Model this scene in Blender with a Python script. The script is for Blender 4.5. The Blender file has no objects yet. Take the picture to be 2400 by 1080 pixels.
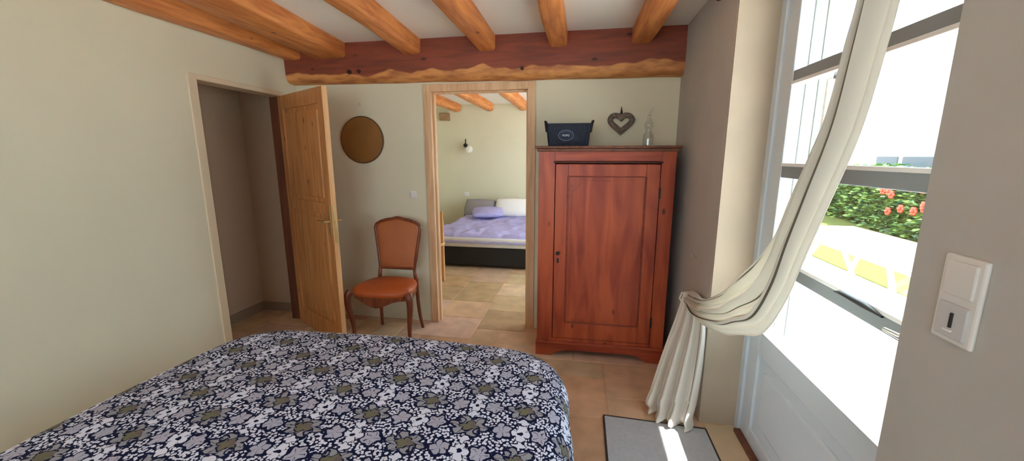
import bpy, bmesh, math, random
from mathutils import Vector, Matrix, noise
random.seed(7)
C = bpy.context.scene.collection
PI = math.pi
D = 3.15          # far wall
XL, XR = -2.4, .68
ZC = 2.31

# ------------------------------------------------------------------ materials
def srgb(r, g, b):
    f = lambda c: (c/255/12.92) if c/255 <= .04045 else ((c/255+.055)/1.055)**2.4
    return (f(r), f(g), f(b), 1)

def mat(name, col, rough=.6, metal=0, bump=0, bscale=60, var=0, vscale=4, spec=.5, stretch=(1,1,1), trans=0, detail=4, emis=None):
    m = bpy.data.materials.new(name); m.use_nodes = True
    nt = m.node_tree; b = nt.nodes['Principled BSDF']
    b.inputs['Roughness'].default_value = rough
    b.inputs['Metallic'].default_value = metal
    b.inputs['Specular IOR Level'].default_value = spec
    b.inputs['Base Color'].default_value = col
    tc = nt.nodes.new('ShaderNodeTexCoord'); mp = nt.nodes.new('ShaderNodeMapping')
    mp.inputs['Scale'].default_value = stretch
    nt.links.new(tc.outputs['Object'], mp.inputs['Vector'])
    if var:
        n = nt.nodes.new('ShaderNodeTexNoise'); n.inputs['Scale'].default_value = vscale; n.inputs['Detail'].default_value = detail
        nt.links.new(mp.outputs[0], n.inputs['Vector'])
        r = nt.nodes.new('ShaderNodeValToRGB')
        r.color_ramp.elements[0].position = .3; r.color_ramp.elements[1].position = .7
        r.color_ramp.elements[0].color = tuple(c*(1-var) for c in col[:3])+(1,)
        r.color_ramp.elements[1].color = tuple(min(1, c*(1+var)) for c in col[:3])+(1,)
        nt.links.new(n.outputs['Fac'], r.inputs['Fac'])
        nt.links.new(r.outputs['Color'], b.inputs['Base Color'])
    if bump:
        n2 = nt.nodes.new('ShaderNodeTexNoise'); n2.inputs['Scale'].default_value = bscale; n2.inputs['Detail'].default_value = 5
        nt.links.new(mp.outputs[0], n2.inputs['Vector'])
        bp = nt.nodes.new('ShaderNodeBump'); bp.inputs['Strength'].default_value = bump; bp.inputs['Distance'].default_value = .01
        nt.links.new(n2.outputs['Fac'], bp.inputs['Height'])
        nt.links.new(bp.outputs['Normal'], b.inputs['Normal'])
    if trans:
        b.inputs['Transmission Weight'].default_value = 0
        t = nt.nodes.new('ShaderNodeBsdfTranslucent'); mx = nt.nodes.new('ShaderNodeMixShader')
        t.inputs['Color'].default_value = col
        mx.inputs['Fac'].default_value = trans
        nt.links.new(b.outputs[0], mx.inputs[1]); nt.links.new(t.outputs[0], mx.inputs[2])
        nt.links.new(mx.outputs[0], nt.nodes['Material Output'].inputs['Surface'])
    return m

def wood(name, col, dark, grain=(1, 14, 14), scale=3, rough=.5, knots=True, sap=None, spec=.5):
    """streaky timber with knots; grain = mapping scale (small along the grain)"""
    m = bpy.data.materials.new(name); m.use_nodes = True
    nt = m.node_tree; b = nt.nodes['Principled BSDF']; L = nt.links.new
    b.inputs['Roughness'].default_value = rough; b.inputs['Specular IOR Level'].default_value = spec
    tc = nt.nodes.new('ShaderNodeTexCoord'); mp = nt.nodes.new('ShaderNodeMapping')
    mp.inputs['Scale'].default_value = grain
    L(tc.outputs['Object'], mp.inputs['Vector'])
    n = nt.nodes.new('ShaderNodeTexNoise'); n.inputs['Scale'].default_value = scale; n.inputs['Detail'].default_value = 6; n.inputs['Distortion'].default_value = .6
    L(mp.outputs[0], n.inputs['Vector'])
    r = nt.nodes.new('ShaderNodeValToRGB')
    r.color_ramp.elements[0].position = .32; r.color_ramp.elements[1].position = .62
    r.color_ramp.elements[0].color = dark; r.color_ramp.elements[1].color = col
    L(n.outputs['Fac'], r.inputs['Fac'])
    out = r.outputs['Color']
    if knots:
        v = nt.nodes.new('ShaderNodeTexVoronoi'); v.inputs['Scale'].default_value = 5.0; v.inputs['Randomness'].default_value = 1
        mp2 = nt.nodes.new('ShaderNodeMapping'); mp2.inputs['Scale'].default_value = tuple(max(.75, min(1.5, g*.5)) for g in grain)
        L(tc.outputs['Object'], mp2.inputs['Vector']); L(mp2.outputs[0], v.inputs['Vector'])
        r2 = nt.nodes.new('ShaderNodeValToRGB')
        r2.color_ramp.elements[0].position = .05; r2.color_ramp.elements[1].position = .11
        r2.color_ramp.elements[0].color = tuple(c*.25 for c in dark[:3])+(1,); r2.color_ramp.elements[1].color = (1, 1, 1, 1)
        L(v.outputs['Distance'], r2.inputs['Fac'])
        mx = nt.nodes.new('ShaderNodeMix'); mx.data_type = 'RGBA'; mx.blend_type = 'MULTIPLY'; mx.inputs['Factor'].default_value = .75
        L(out, mx.inputs['A']); L(r2.outputs['Color'], mx.inputs['B']); out = mx.outputs['Result']
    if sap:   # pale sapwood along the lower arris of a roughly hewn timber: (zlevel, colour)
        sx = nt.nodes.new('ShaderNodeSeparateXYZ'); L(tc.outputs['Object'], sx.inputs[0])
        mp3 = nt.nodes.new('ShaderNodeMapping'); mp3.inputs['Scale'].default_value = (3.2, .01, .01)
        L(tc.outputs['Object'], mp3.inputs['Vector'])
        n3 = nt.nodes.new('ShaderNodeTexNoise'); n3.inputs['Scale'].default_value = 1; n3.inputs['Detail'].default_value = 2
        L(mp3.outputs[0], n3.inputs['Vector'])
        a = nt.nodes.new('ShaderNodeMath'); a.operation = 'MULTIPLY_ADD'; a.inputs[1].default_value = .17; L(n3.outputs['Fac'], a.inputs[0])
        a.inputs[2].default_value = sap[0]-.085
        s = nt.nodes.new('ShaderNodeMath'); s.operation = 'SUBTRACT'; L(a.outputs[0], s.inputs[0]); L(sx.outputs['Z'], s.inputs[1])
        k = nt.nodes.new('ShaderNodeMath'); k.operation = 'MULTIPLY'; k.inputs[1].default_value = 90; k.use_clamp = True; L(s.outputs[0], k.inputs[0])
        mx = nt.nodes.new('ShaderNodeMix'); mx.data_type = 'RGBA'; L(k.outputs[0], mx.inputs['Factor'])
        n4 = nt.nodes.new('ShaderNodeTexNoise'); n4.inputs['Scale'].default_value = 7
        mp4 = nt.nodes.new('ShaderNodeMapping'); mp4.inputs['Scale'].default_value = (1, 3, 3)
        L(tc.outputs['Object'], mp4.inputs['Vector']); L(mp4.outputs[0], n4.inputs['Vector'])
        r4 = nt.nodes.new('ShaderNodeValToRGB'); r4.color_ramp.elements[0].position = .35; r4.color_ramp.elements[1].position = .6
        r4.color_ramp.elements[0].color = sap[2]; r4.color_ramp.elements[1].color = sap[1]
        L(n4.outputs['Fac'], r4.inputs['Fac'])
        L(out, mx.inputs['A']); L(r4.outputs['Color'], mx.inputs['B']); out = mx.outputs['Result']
    L(out, b.inputs['Base Color'])
    bp = nt.nodes.new('ShaderNodeBump'); bp.inputs['Strength'].default_value = .25; bp.inputs['Distance'].default_value = .01
    L(n.outputs['Fac'], bp.inputs['Height']); L(bp.outputs['Normal'], b.inputs['Normal'])
    return m

def glass_mat(name, tint=(1, 1, 1, 1), gloss=.06):
    m = bpy.data.materials.new(name); m.use_nodes = True
    nt = m.node_tree; nt.nodes.remove(nt.nodes['Principled BSDF'])
    t = nt.nodes.new('ShaderNodeBsdfTransparent'); t.inputs['Color'].default_value = tint
    g = nt.nodes.new('ShaderNodeBsdfGlossy'); g.inputs['Roughness'].default_value = .02
    lw = nt.nodes.new('ShaderNodeLayerWeight'); lw.inputs['Blend'].default_value = .15
    k = nt.nodes.new('ShaderNodeMath'); k.operation = 'MULTIPLY_ADD'; k.inputs[1].default_value = .35; k.inputs[2].default_value = gloss; k.use_clamp = True
    nt.links.new(lw.outputs['Facing'], k.inputs[0])
    mx = nt.nodes.new('ShaderNodeMixShader')
    nt.links.new(k.outputs[0], mx.inputs['Fac'])
    nt.links.new(t.outputs[0], mx.inputs[1]); nt.links.new(g.outputs[0], mx.inputs[2])
    nt.links.new(mx.outputs[0], nt.nodes['Material Output'].inputs['Surface'])
    return m

# --- tiny expression builder for the bedspread print
class X:
    nt = None
    def __init__(s, o): s.o = o
    @staticmethod
    def op(kind, *a, clamp=False):
        n = X.nt.nodes.new('ShaderNodeMath'); n.operation = kind; n.use_clamp = clamp
        for i, v in enumerate(a):
            if isinstance(v, X): X.nt.links.new(v.o, n.inputs[i])
            else: n.inputs[i].default_value = v
        return X(n.outputs[0])
    def __add__(s, b): return X.op('ADD', s, b)
    def __sub__(s, b): return X.op('SUBTRACT', s, b)
    def __rsub__(s, b): return X.op('SUBTRACT', b, s)
    def __mul__(s, b): return X.op('MULTIPLY', s, b)
    __radd__ = __add__; __rmul__ = __mul__

def bed_print():
    m = bpy.data.materials.new('bedspread_print'); m.use_nodes = True
    nt = m.node_tree; X.nt = nt; b = nt.nodes['Principled BSDF']; L = nt.links.new
    b.inputs['Roughness'].default_value = .85
    b.inputs['Specular IOR Level'].default_value = .2
    uv = nt.nodes.new('ShaderNodeUVMap'); sx = nt.nodes.new('ShaderNodeSeparateXYZ')
    # slight hand-drawn wobble of the coordinates
    nz = nt.nodes.new('ShaderNodeTexNoise'); nz.inputs['Scale'].default_value = 42
    L(uv.outputs[0], nz.inputs['Vector'])
    vm = nt.nodes.new('ShaderNodeVectorMath'); vm.operation = 'MULTIPLY_ADD'
    vm.inputs[1].default_value = (.026, .026, 0); L(nz.outputs['Color'], vm.inputs[0]); L(uv.outputs[0], vm.inputs[2])
    L(vm.outputs[0], sx.inputs[0])
    u, v = X(sx.outputs[0]), X(sx.outputs[1])
    PX, PY = .345, .225
    O = X.op
    def site(ou, ov, w, h):
        """local metric coords about the nearest node of the centred rectangular lattice, plus radius/angle"""
        a = u*(1/PX)+ou; c = v*(1/PY)+ov
        # two interleaved grids: nearest of both
        ax = (O('FRACT', a+.5)-.5)*PX; ay = (O('FRACT', c+.5)-.5)*PY
        bx = (O('FRACT', a)-.5)*PX; by = (O('FRACT', c)-.5)*PY
        da = ax*ax+ay*ay; db = bx*bx+by*by
        pick = O('LESS_THAN', db, da)
        x = ax+(bx-ax)*pick; y = ay+(by-ay)*pick
        return x, y
    def polar(x, y, sx_=1, sy_=1):
        x = x*(1/sx_); y = y*(1/sy_)
        r = O('SQRT', x*x+y*y); t = O('ARCTAN2', y, x)
        return r, t
    def lt(a, t): return O('LESS_THAN', a, t)
    def mixc(fac, A, B):
        n = nt.nodes.new('ShaderNodeMix'); n.data_type = 'RGBA'
        L(fac.o, n.inputs['Factor'])
        for nm, c in (('A', A), ('B', B)):
            if isinstance(c, tuple): n.inputs[nm].default_value = c
            else: L(c, n.inputs[nm])
        return n.outputs['Result']
    navy = srgb(12, 20, 58); white = srgb(218, 226, 246); lilac = srgb(174, 178, 200); grey = srgb(150, 154, 164); olive = srgb(112, 110, 92); brown = srgb(112, 102, 100)
    col = navy
    # white speckles on the navy ground
    vo = nt.nodes.new('ShaderNodeTexVoronoi'); vo.inputs['Scale'].default_value = 95; vo.voronoi_dimensions = '2D'
    L(uv.outputs[0], vo.inputs['Vector'])
    col = mixc(lt(X(vo.outputs['Distance']), .42), col, white)
    # lattice bands of small white stars
    x4, y4 = site(.5, 0, 0, 0)
    r4, t4 = polar(x4, y4)
    star = r4-(O('ABSOLUTE', O('COSINE', t4*2))*.022+.016)
    col = mixc(lt(star, .004), col, navy)
    col = mixc(lt(star, 0), col, white)
    col = mixc(lt(r4, .009), col, navy)
    # diagonal ribbons
    rib = O('ABSOLUTE', O('FRACT', u*(1/PX)+v*(1/PY)+.5)-.5)
    rib2 = O('ABSOLUTE', O('FRACT', u*(1/PX)-v*(1/PY)+.5)-.5)
    for rr in (rib, rib2):
        e = O('ABSOLUTE', rr-.5)
        pass
    # palmettes: scalloped pale shapes left and right of each star
    for sgn in (-1, 1):
        px, py = x4-(sgn*.062), y4
        r, t = polar(px, py, 1, 1.05)
        sc = r-(O('COSINE', (t*5)+(0 if sgn > 0 else PI))*.005+.027)
        col = mixc(lt(sc, .009), col, navy)
        col = mixc(lt(sc, 0), col, lilac)
        col = mixc(lt(O('ABSOLUTE', O('SINE', t*2.5)), .13)*lt(r, .026), col, navy)
    for sgn in (-1, 1):
        px, py = x4, y4-(sgn*.052)
        r, t = polar(px, py, 1, .85)
        sc = r-(O('COSINE', t*4)*.004+.017)
        col = mixc(lt(sc, .004), col, navy)
        col = mixc(lt(sc, 0), col, white)
    # big flower: eight petals, olive and brown heart
    x1, y1 = site(0, 0, 0, 0)
    r1, t1 = polar(x1, y1, 1.35, 1)
    pet = r1-(O('ABSOLUTE', O('COSINE', t1*3+.4))*.020+.027)
    col = mixc(lt(pet, .009), col, navy)
    col = mixc(lt(pet, 0), col, grey)
    vein = O('ABSOLUTE', O('SINE', t1*6))
    col = mixc(lt(vein, .16)*lt(pet, 0), col, navy)
    core = r1-(O('ABSOLUTE', O('COSINE', t1*2+.5))*.012+.012)
    col = mixc(lt(core, .004), col, navy)
    col = mixc(lt(core, 0), col, olive)
    r5, t5 = polar(x1-.012, y1-.01)
    col = mixc(lt(r5, .011), col, brown)
    for (ox, oy) in ((-.03, .02), (.03, -.02)):
        r6, t6 = polar(x1-ox, y1-oy, 1, 1.3)
        col = mixc(lt(O('ABSOLUTE', r6-.010), .0025), col, navy)
    L(col, b.inputs['Base Color'])
    n2 = nt.nodes.new('ShaderNodeTexNoise'); n2.inputs['Scale'].default_value = 12
    L(uv.outputs[0], n2.inputs['Vector'])
    bp = nt.nodes.new('ShaderNodeBump'); bp.inputs['Strength'].default_value = .3; bp.inputs['Distance'].default_value = .03
    L(n2.outputs['Fac'], bp.inputs['Height']); L(bp.outputs['Normal'], b.inputs['Normal'])
    return m

plaster = mat('plaster', srgb(219, 215, 190), .9, bump=.12, bscale=9, var=.03, vscale=1.5)
plaster_right = mat('lime_plaster', srgb(186, 184, 178), .92, bump=.5, bscale=6, var=.05, vscale=3)
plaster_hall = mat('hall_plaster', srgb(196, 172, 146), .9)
ceil_m = mat('ceiling_white', srgb(236, 234, 226), .9, bump=.05)
joist_m = wood('joist_oak', srgb(220, 144, 78), srgb(184, 106, 54), grain=(10, 1, 10), scale=3, rough=.5)
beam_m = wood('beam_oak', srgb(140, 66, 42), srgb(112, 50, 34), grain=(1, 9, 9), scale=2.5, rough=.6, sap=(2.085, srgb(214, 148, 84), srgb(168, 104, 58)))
pine_trim = wood('pine_trim', srgb(226, 190, 150), srgb(206, 162, 120), grain=(12, 12, 1), scale=2.5, rough=.5, knots=False)
pine_door = wood('pine_door', srgb(206, 146, 88), srgb(172, 110, 60), grain=(14, 14, 1), scale=2.2, rough=.4)
pine_edge = wood('pine_edge', srgb(226, 178, 124), srgb(206, 150, 96), grain=(14, 14, 1), scale=2, rough=.5, knots=False)
jamb_dark = wood('jamb_dark', srgb(120, 70, 44), srgb(92, 50, 34), grain=(12, 12, 1), scale=2, knots=False)
ward_m = wood('wardrobe_wood', srgb(182, 88, 54), srgb(140, 56, 40), grain=(7, 7, 1), scale=1.8, rough=.38, spec=.4)
ward_h = wood('wardrobe_wood_across', srgb(172, 80, 52), srgb(136, 56, 38), grain=(1, 13, 13), scale=2.1, rough=.38, spec=.4)
dark_line = mat('dark_groove', srgb(70, 30, 22), .7)
cushion_m = mat('tan_leather', srgb(176, 82, 34), .42, bump=.1, bscale=90, var=.12, vscale=6)
back_m = mat('tan_back_fabric', srgb(176, 104, 60), .6, bump=.1, bscale=120, var=.06, vscale=5)
chair_wood = wood('chair_wood', srgb(130, 66, 38), srgb(96, 44, 26), grain=(6, 6, 1), scale=4, rough=.32, knots=False)
brass = mat('brass', srgb(216, 186, 130), .3, metal=.8)
steel = mat('steel', srgb(200, 200, 196), .3, metal=.8)
iron = mat('dark_iron', srgb(52, 50, 48), .5, metal=.3)
white_pl = mat('white_plastic', srgb(226, 226, 222), .4)
grey_pl = mat('grey_plastic', srgb(204, 206, 208), .35)
dark_pl = mat('dark_plastic', srgb(40, 40, 40), .4)
door_grey = mat('grey_door_paint', srgb(206, 216, 224), .5, bump=.04, bscale=40)
bar_grey = mat('backlit_bar_grey', srgb(140, 150, 154), .5)  # door grey darkened: the backlit look of the bars is in the colour
bead_white = mat('white_bead', srgb(238, 240, 240), .4)
glass = glass_mat('window_glass')
clear = glass_mat('clear_glass', (.93, .95, .96, 1), .12)
rug_m = mat('grey_mat', srgb(186, 190, 196), .92, bump=.6, bscale=220, var=.06, vscale=60)
rug_edge = mat('dark_mat_edge', srgb(62, 54, 48), .9)
navy_m = mat('navy_canvas', srgb(30, 36, 52), .8, bump=.3, bscale=200)
strap_m = mat('dark_leather', srgb(34, 24, 22), .6)
badge_ring = mat('badge_print', srgb(96, 106, 128), .7)
badge_white = mat('badge_white_print', srgb(170, 178, 190), .7)
wicker = mat('grey_wicker', srgb(132, 116, 102), .85, bump=1, bscale=90, var=.35, vscale=70)
disc_m = mat('brown_disc', srgb(140, 98, 48), .45, var=.1, vscale=5, bump=.15, bscale=150)
disc_rim = mat('brown_disc_rim', srgb(92, 66, 38), .6)
bed_m = bed_print()
sheet_m = mat('white_sheet', srgb(215, 215, 215), .85)
purple_m = mat('lilac_bedcover', srgb(176, 172, 222), .85, bump=.6, bscale=14, var=.10, vscale=8)
pillow_m = mat('white_pillow', srgb(235, 232, 228), .85, bump=.3, bscale=12)
blackm = mat('black_bed_base', srgb(14, 14, 16), .5)
head_m = mat('grey_headboard', srgb(150, 146, 150), .85)
gravel_m = mat('pale_terrace', srgb(222, 220, 214), .95, var=.05, vscale=4)
grass_m = mat('lawn', srgb(84, 92, 16), .95, var=.25, vscale=20)
leaf_ms = [mat('hedge_leaf', srgb(92, 124, 66), .55), mat('hedge_leaf_light', srgb(150, 178, 96), .55), mat('hedge_leaf_dark', srgb(52, 84, 56), .55)]
flower_m = mat('red_flower', srgb(226, 84, 60), .6)
white_paint = mat('white_paint', srgb(238, 238, 234), .45)
car_glass = mat('car_window', srgb(66, 74, 78), .4)
rubber = mat('tyre', srgb(30, 30, 32), .8)
facade = mat('stone_facade', srgb(226, 218, 202), .9, bump=.4, bscale=6, var=.05, vscale=4)
roof_white = mat('awning_white', srgb(232, 234, 236), .6)
stone_m = mat('stone_threshold', srgb(206, 184, 152), .8, var=.06, vscale=8)

def curtain_mat(name, stripes):
    m = bpy.data.materials.new(name); m.use_nodes = True
    nt = m.node_tree; b = nt.nodes['Principled BSDF']; L = nt.links.new
    b.inputs['Roughness'].default_value = .9
    uv = nt.nodes.new('ShaderNodeUVMap'); sx = nt.nodes.new('ShaderNodeSeparateXYZ'); L(uv.outputs[0], sx.inputs[0])
    r = nt.nodes.new('ShaderNodeValToRGB'); cr = r.color_ramp; cr.interpolation = 'CONSTANT'
    base = srgb(240, 237, 228)
    cr.elements[0].position = 0; cr.elements[0].color = base
    cr.elements[1].position = .999; cr.elements[1].color = base
    for p, w, c in stripes:
        e = cr.elements.new(p); e.color = c
        e = cr.elements.new(p+w); e.color = base
    L(sx.outputs[0], r.inputs['Fac']); L(r.outputs['Color'], b.inputs['Base Color'])
    n = nt.nodes.new('ShaderNodeTexNoise'); n.inputs['Scale'].default_value = 300
    bp = nt.nodes.new('ShaderNodeBump'); bp.inputs['Strength'].default_value = .2; bp.inputs['Distance'].default_value = .004
    L(n.outputs['Fac'], bp.inputs['Height']); L(bp.outputs['Normal'], b.inputs['Normal'])
    t = nt.nodes.new('ShaderNodeBsdfTranslucent'); L(r.outputs['Color'], t.inputs['Color'])
    mx = nt.nodes.new('ShaderNodeMixShader'); mx.inputs['Fac'].default_value = .3
    L(b.outputs[0], mx.inputs[1]); L(t.outputs[0], mx.inputs[2]); L(mx.outputs[0], nt.nodes['Material Output'].inputs['Surface'])
    return m
ol = srgb(120, 112, 92)
curtain_m = curtain_mat('striped_linen', [(.03, .03, ol), (.10, .015, ol), (.55, .012, ol), (.72, .02, ol), (.80, .01, ol)])
curtain_plain = curtain_mat('linen_tail', [(.86, .02, ol), (.3, .008, srgb(190, 172, 158))][::-1])

# ------------------------------------------------------------------ mesh helpers
class MB:
    def __init__(s): s.bm = bmesh.new()
    def box(s, x0, x1, y0, y1, z0, z1, bev=0, seg=2, M=None):
        r = bmesh.ops.create_cube(s.bm, size=1)
        vs = r['verts']
        for v in vs:
            v.co = Vector(((x0+x1)/2+v.co.x*(x1-x0), (y0+y1)/2+v.co.y*(y1-y0), (z0+z1)/2+v.co.z*(z1-z0)))
        if bev:
            es = list({e for v in vs for e in v.link_edges})
            rb = bmesh.ops.bevel(s.bm, geom=es, offset=bev, segments=seg, affect='EDGES', profile=.5)
            vs = list({v for f in rb['faces'] for v in f.verts} | {v for v in vs if v.is_valid})
        if M:
            for v in vs: v.co = M @ v.co
        return s
    def tube(s, pts, rads, n=12, cap=True, squash=None):
        pts = [Vector(p) for p in pts]
        if not hasattr(rads, '__len__'): rads = [rads]*len(pts)
        rings = []; up = None
        for i, p in enumerate(pts):
            t = (pts[min(i+1, len(pts)-1)]-pts[max(i-1, 0)]).normalized()
            if up is None:
                up = Vector((0, 0, 1)) if abs(t.z) < .9 else Vector((1, 0, 0))
            a = t.cross(up).normalized(); b_ = a.cross(t).normalized(); up = b_
            rings.append([s.bm.verts.new(p+(a*math.cos(2*PI*k/n)+b_*math.sin(2*PI*k/n)*(squash or 1))*rads[i]) for k in range(n)])
        for A, B in zip(rings, rings[1:]):
            for k in range(n): s.bm.faces.new((A[k], A[(k+1) % n], B[(k+1) % n], B[k]))
        if cap:
            s.bm.faces.new(rings[0][::-1]); s.bm.faces.new(rings[-1])
        return s
    def lathe(s, prof, c=(0, 0, 0), n=32, axis='Z'):
        c = Vector(c); rings = []
        for r, h in prof:
            ring = []
            for k in range(n):
                a = 2*PI*k/n
                if axis == 'Z': p = Vector((r*math.cos(a), r*math.sin(a), h))
                elif axis == 'Y': p = Vector((r*math.cos(a), h, r*math.sin(a)))
                else: p = Vector((h, r*math.cos(a), r*math.sin(a)))
                ring.append(s.bm.verts.new(c+p))
            rings.append(ring)
        for A, B in zip(rings, rings[1:]):
            for k in range(n): s.bm.faces.new((A[k], A[(k+1) % n], B[(k+1) % n], B[k]))
        s.bm.faces.new(rings[0][::-1]); s.bm.faces.new(rings[-1])
        return s
    def prism(s, pts, d0, d1, plane='XZ', M=None):
        """outline in a plane, extruded between d0 and d1 along the third axis"""
        def P(a, b, d):
            v = {'XZ': Vector((a, d, b)), 'YZ': Vector((d, a, b)), 'XY': Vector((a, b, d))}[plane]
            return M @ v if M else v
        A = [s.bm.verts.new(P(a, b, d0)) for a, b in pts]; B = [s.bm.verts.new(P(a, b, d1)) for a, b in pts]
        n = len(pts)
        s.bm.faces.new(A); s.bm.faces.new(B[::-1])
        for k in range(n): s.bm.faces.new((A[k], B[k], B[(k+1) % n], A[(k+1) % n]))
        return s
    def sphere(s, c, r, sc=(1, 1, 1), u=16, v=10):
        rr = bmesh.ops.create_uvsphere(s.bm, u_segments=u, v_segments=v, radius=r)
        for q in rr['verts']: q.co = Vector((q.co.x*sc[0], q.co.y*sc[1], q.co.z*sc[2]))+Vector(c)
        return s
    def grid(s, nu, nv, f, uvf=None):
        V = [[s.bm.verts.new(f(i/nu, j/nv)) for j in range(nv+1)] for i in range(nu+1)]
        uvl = s.bm.loops.layers.uv.verify() if uvf else None
        for i in range(nu):
            for j in range(nv):
                fc = s.bm.faces.new((V[i][j], V[i+1][j], V[i+1][j+1], V[i][j+1]))
                if uvf:
                    for lp, (a, b) in zip(fc.loops, ((i, j), (i+1, j), (i+1, j+1), (i, j+1))): lp[uvl].uv = uvf(a/nu, b/nv)
        return s
    def build(s, name, m, parent=None, smooth=False, origin=None, M=None):
        bmesh.ops.recalc_face_normals(s.bm, faces=s.bm.faces)
        if M: bmesh.ops.transform(s.bm, matrix=M, verts=s.bm.verts)
        me = bpy.data.meshes.new(name)
        if origin is None and parent is None:
            xs = [v.co for v in s.bm.verts]
            origin = Vector((sum(v.x for v in xs)/len(xs), sum(v.y for v in xs)/len(xs), min(v.z for v in xs)))
            if name.startswith('floor') or name.startswith('ceiling') or name.startswith('wall') or name == 'main_beam': origin = Vector((0, 0, 0))
        if parent is not None:
            off = Vector((0, 0, 0)); a = parent
            while a is not None:
                if a.get('_local'): off = Vector((0, 0, 0)); break
                off += Vector(a.location); a = a.parent
        else: off = Vector(origin)
        if off.length: bmesh.ops.translate(s.bm, verts=s.bm.verts, vec=-off)
        s.bm.to_mesh(me); s.bm.free()
        o = bpy.data.objects.new(name, me); C.objects.link(o)
        if parent is not None:
            o.parent = parent
        else: o.location = off
        me.materials.append(m)
        if smooth:
            for p in me.polygons: p.use_smooth = True
            if smooth != 'all':
                me.set_sharp_from_angle(angle=math.radians(40))
        return o

def tag(o, label=None, cat=None, group=None, kind=None):
    if label: o['label'] = label
    if cat: o['category'] = cat
    if group: o['group'] = group
    if kind: o['kind'] = kind
    return o
def thing(name, label=None, cat=None, loc=(0, 0, 0), rz=0, group=None, kind=None, local=False):
    o = bpy.data.objects.new(name, None); C.objects.link(o)
    o.empty_display_size = .05
    o.location = loc; o.rotation_euler = (0, 0, rz)
    if local: o['_local'] = 1
    bpy.context.view_layer.update()
    return tag(o, label, cat, group, kind)
def copy_tree(o, parent=None):
    c = o.copy(); C.objects.link(c); c.parent = parent
    for ch in list(o.children): copy_tree(ch, c)
    return c
def fix_local():
    for o in bpy.data.objects:
        if '_local' in o: del o['_local']
def S(o): return tag(o, kind='structure')
def subsurf(o, n=1):
    md = o.modifiers.new('sub', 'SUBSURF'); md.levels = n; md.render_levels = n

# ================================================================== SETTING
# ---- floor: opus-pattern limestone tiles over a grout bed
def tile_mat():
    m = bpy.data.materials.new('limestone_tiles'); m.use_nodes = True
    nt = m.node_tree; b = nt.nodes['Principled BSDF']; L = nt.links.new
    at = nt.nodes.new('ShaderNodeAttribute'); at.attribute_name = 'tint'
    n = nt.nodes.new('ShaderNodeTexNoise'); n.inputs['Scale'].default_value = 7; n.inputs['Detail'].default_value = 6
    tc = nt.nodes.new('ShaderNodeTexCoord'); L(tc.outputs['Object'], n.inputs['Vector'])
    r = nt.nodes.new('ShaderNodeValToRGB'); r.color_ramp.elements[0].color = (.80, .78, .76, 1); r.color_ramp.elements[1].color = (1.12, 1.1, 1.08, 1)
    r.color_ramp.elements[0].position = .3; r.color_ramp.elements[1].position = .7
    L(n.outputs['Fac'], r.inputs['Fac'])
    mx = nt.nodes.new('ShaderNodeMix'); mx.data_type = 'RGBA'; mx.blend_type = 'MULTIPLY'; mx.inputs['Factor'].default_value = 1
    L(at.outputs['Color'], mx.inputs['A']); L(r.outputs['Color'], mx.inputs['B']); L(mx.outputs['Result'], b.inputs['Base Color'])
    b.inputs['Roughness'].default_value = .5; b.inputs['Specular IOR Level'].default_value = .35
    bp = nt.nodes.new('ShaderNodeBump'); bp.inputs['Strength'].default_value = .15; bp.inputs['Distance'].default_value = .01
    L(n.outputs['Fac'], bp.inputs['Height']); L(bp.outputs['Normal'], b.inputs['Normal'])
    return m
def build_floor():
    u = .205; ox, oy = .19, 2.04
    i0, i1 = -16, 4; j0, j1 = -20, 25
    used = {}
    rects = []
    def put(i, j, w, h):
        for a in range(w):
            for c in range(h):
                if (i+a, j+c) in used or not (i0 <= i+a < i1 and j0 <= j+c < j1): return False
        for a in range(w):
            for c in range(h): used[(i+a, j+c)] = 1
        rects.append((i, j, w, h)); return True
    put(-2, 0, 2, 2); put(-3, 2, 3, 1); put(-1, 3, 3, 2); put(0, 1, 2, 2); put(0, 0, 1, 1); put(1, 0, 2, 1); put(-2, -3, 2, 3); put(-4, 3, 3, 2)
    for j in range(j0, j1):
        for i in range(i0, i1):
            if (i, j) in used: continue
            opts = [(3, 2), (2, 2), (2, 3), (2, 1), (1, 2), (3, 2), (2, 2)]; random.shuffle(opts)
            for w, h in opts+[(1, 1)]:
                if put(i, j, w, h): break
    mb = MB(); g = .0035
    cl = mb.bm.faces.layers.int.new('k')
    cols = []
    def addcol(n0, c):
        mb.bm.faces.ensure_lookup_table()
        for f in mb.bm.faces[n0:]: f[cl] = len(cols)
        cols.append(c)
    n0 = 0
    for i, j, w, h in rects:
        x0, y0 = ox+i*u, oy+j*u
        mb.box(x0+g, x0+w*u-g, y0+g, y0+h*u-g, -.02, 0, bev=.002, seg=1)
        t = random.random(); base = srgb(208, 178, 148) if t < .45 else srgb(218, 192, 164) if t < .8 else srgb(194, 160, 128)
        addcol(n0, tuple(c*random.uniform(.92, 1.06) for c in base[:3])); n0 = len(mb.bm.faces)
    mb.box(ox+i0*u, ox+i1*u, oy+j0*u, oy+j1*u, -.1, -.003); addcol(n0, srgb(222, 204, 178)[:3])
    keys = [f[cl] for f in mb.bm.faces]
    # recalc normals does not reorder faces
    o = mb.build('floor', tile_mat())
    ca = o.data.color_attributes.new('tint', 'FLOAT_COLOR', 'CORNER')
    for p, k in zip(o.data.polygons, keys):
        for li in p.loop_indices: ca.data[li].color = tuple(cols[k])+(1,)
    return S(o)
build_floor()

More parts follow.
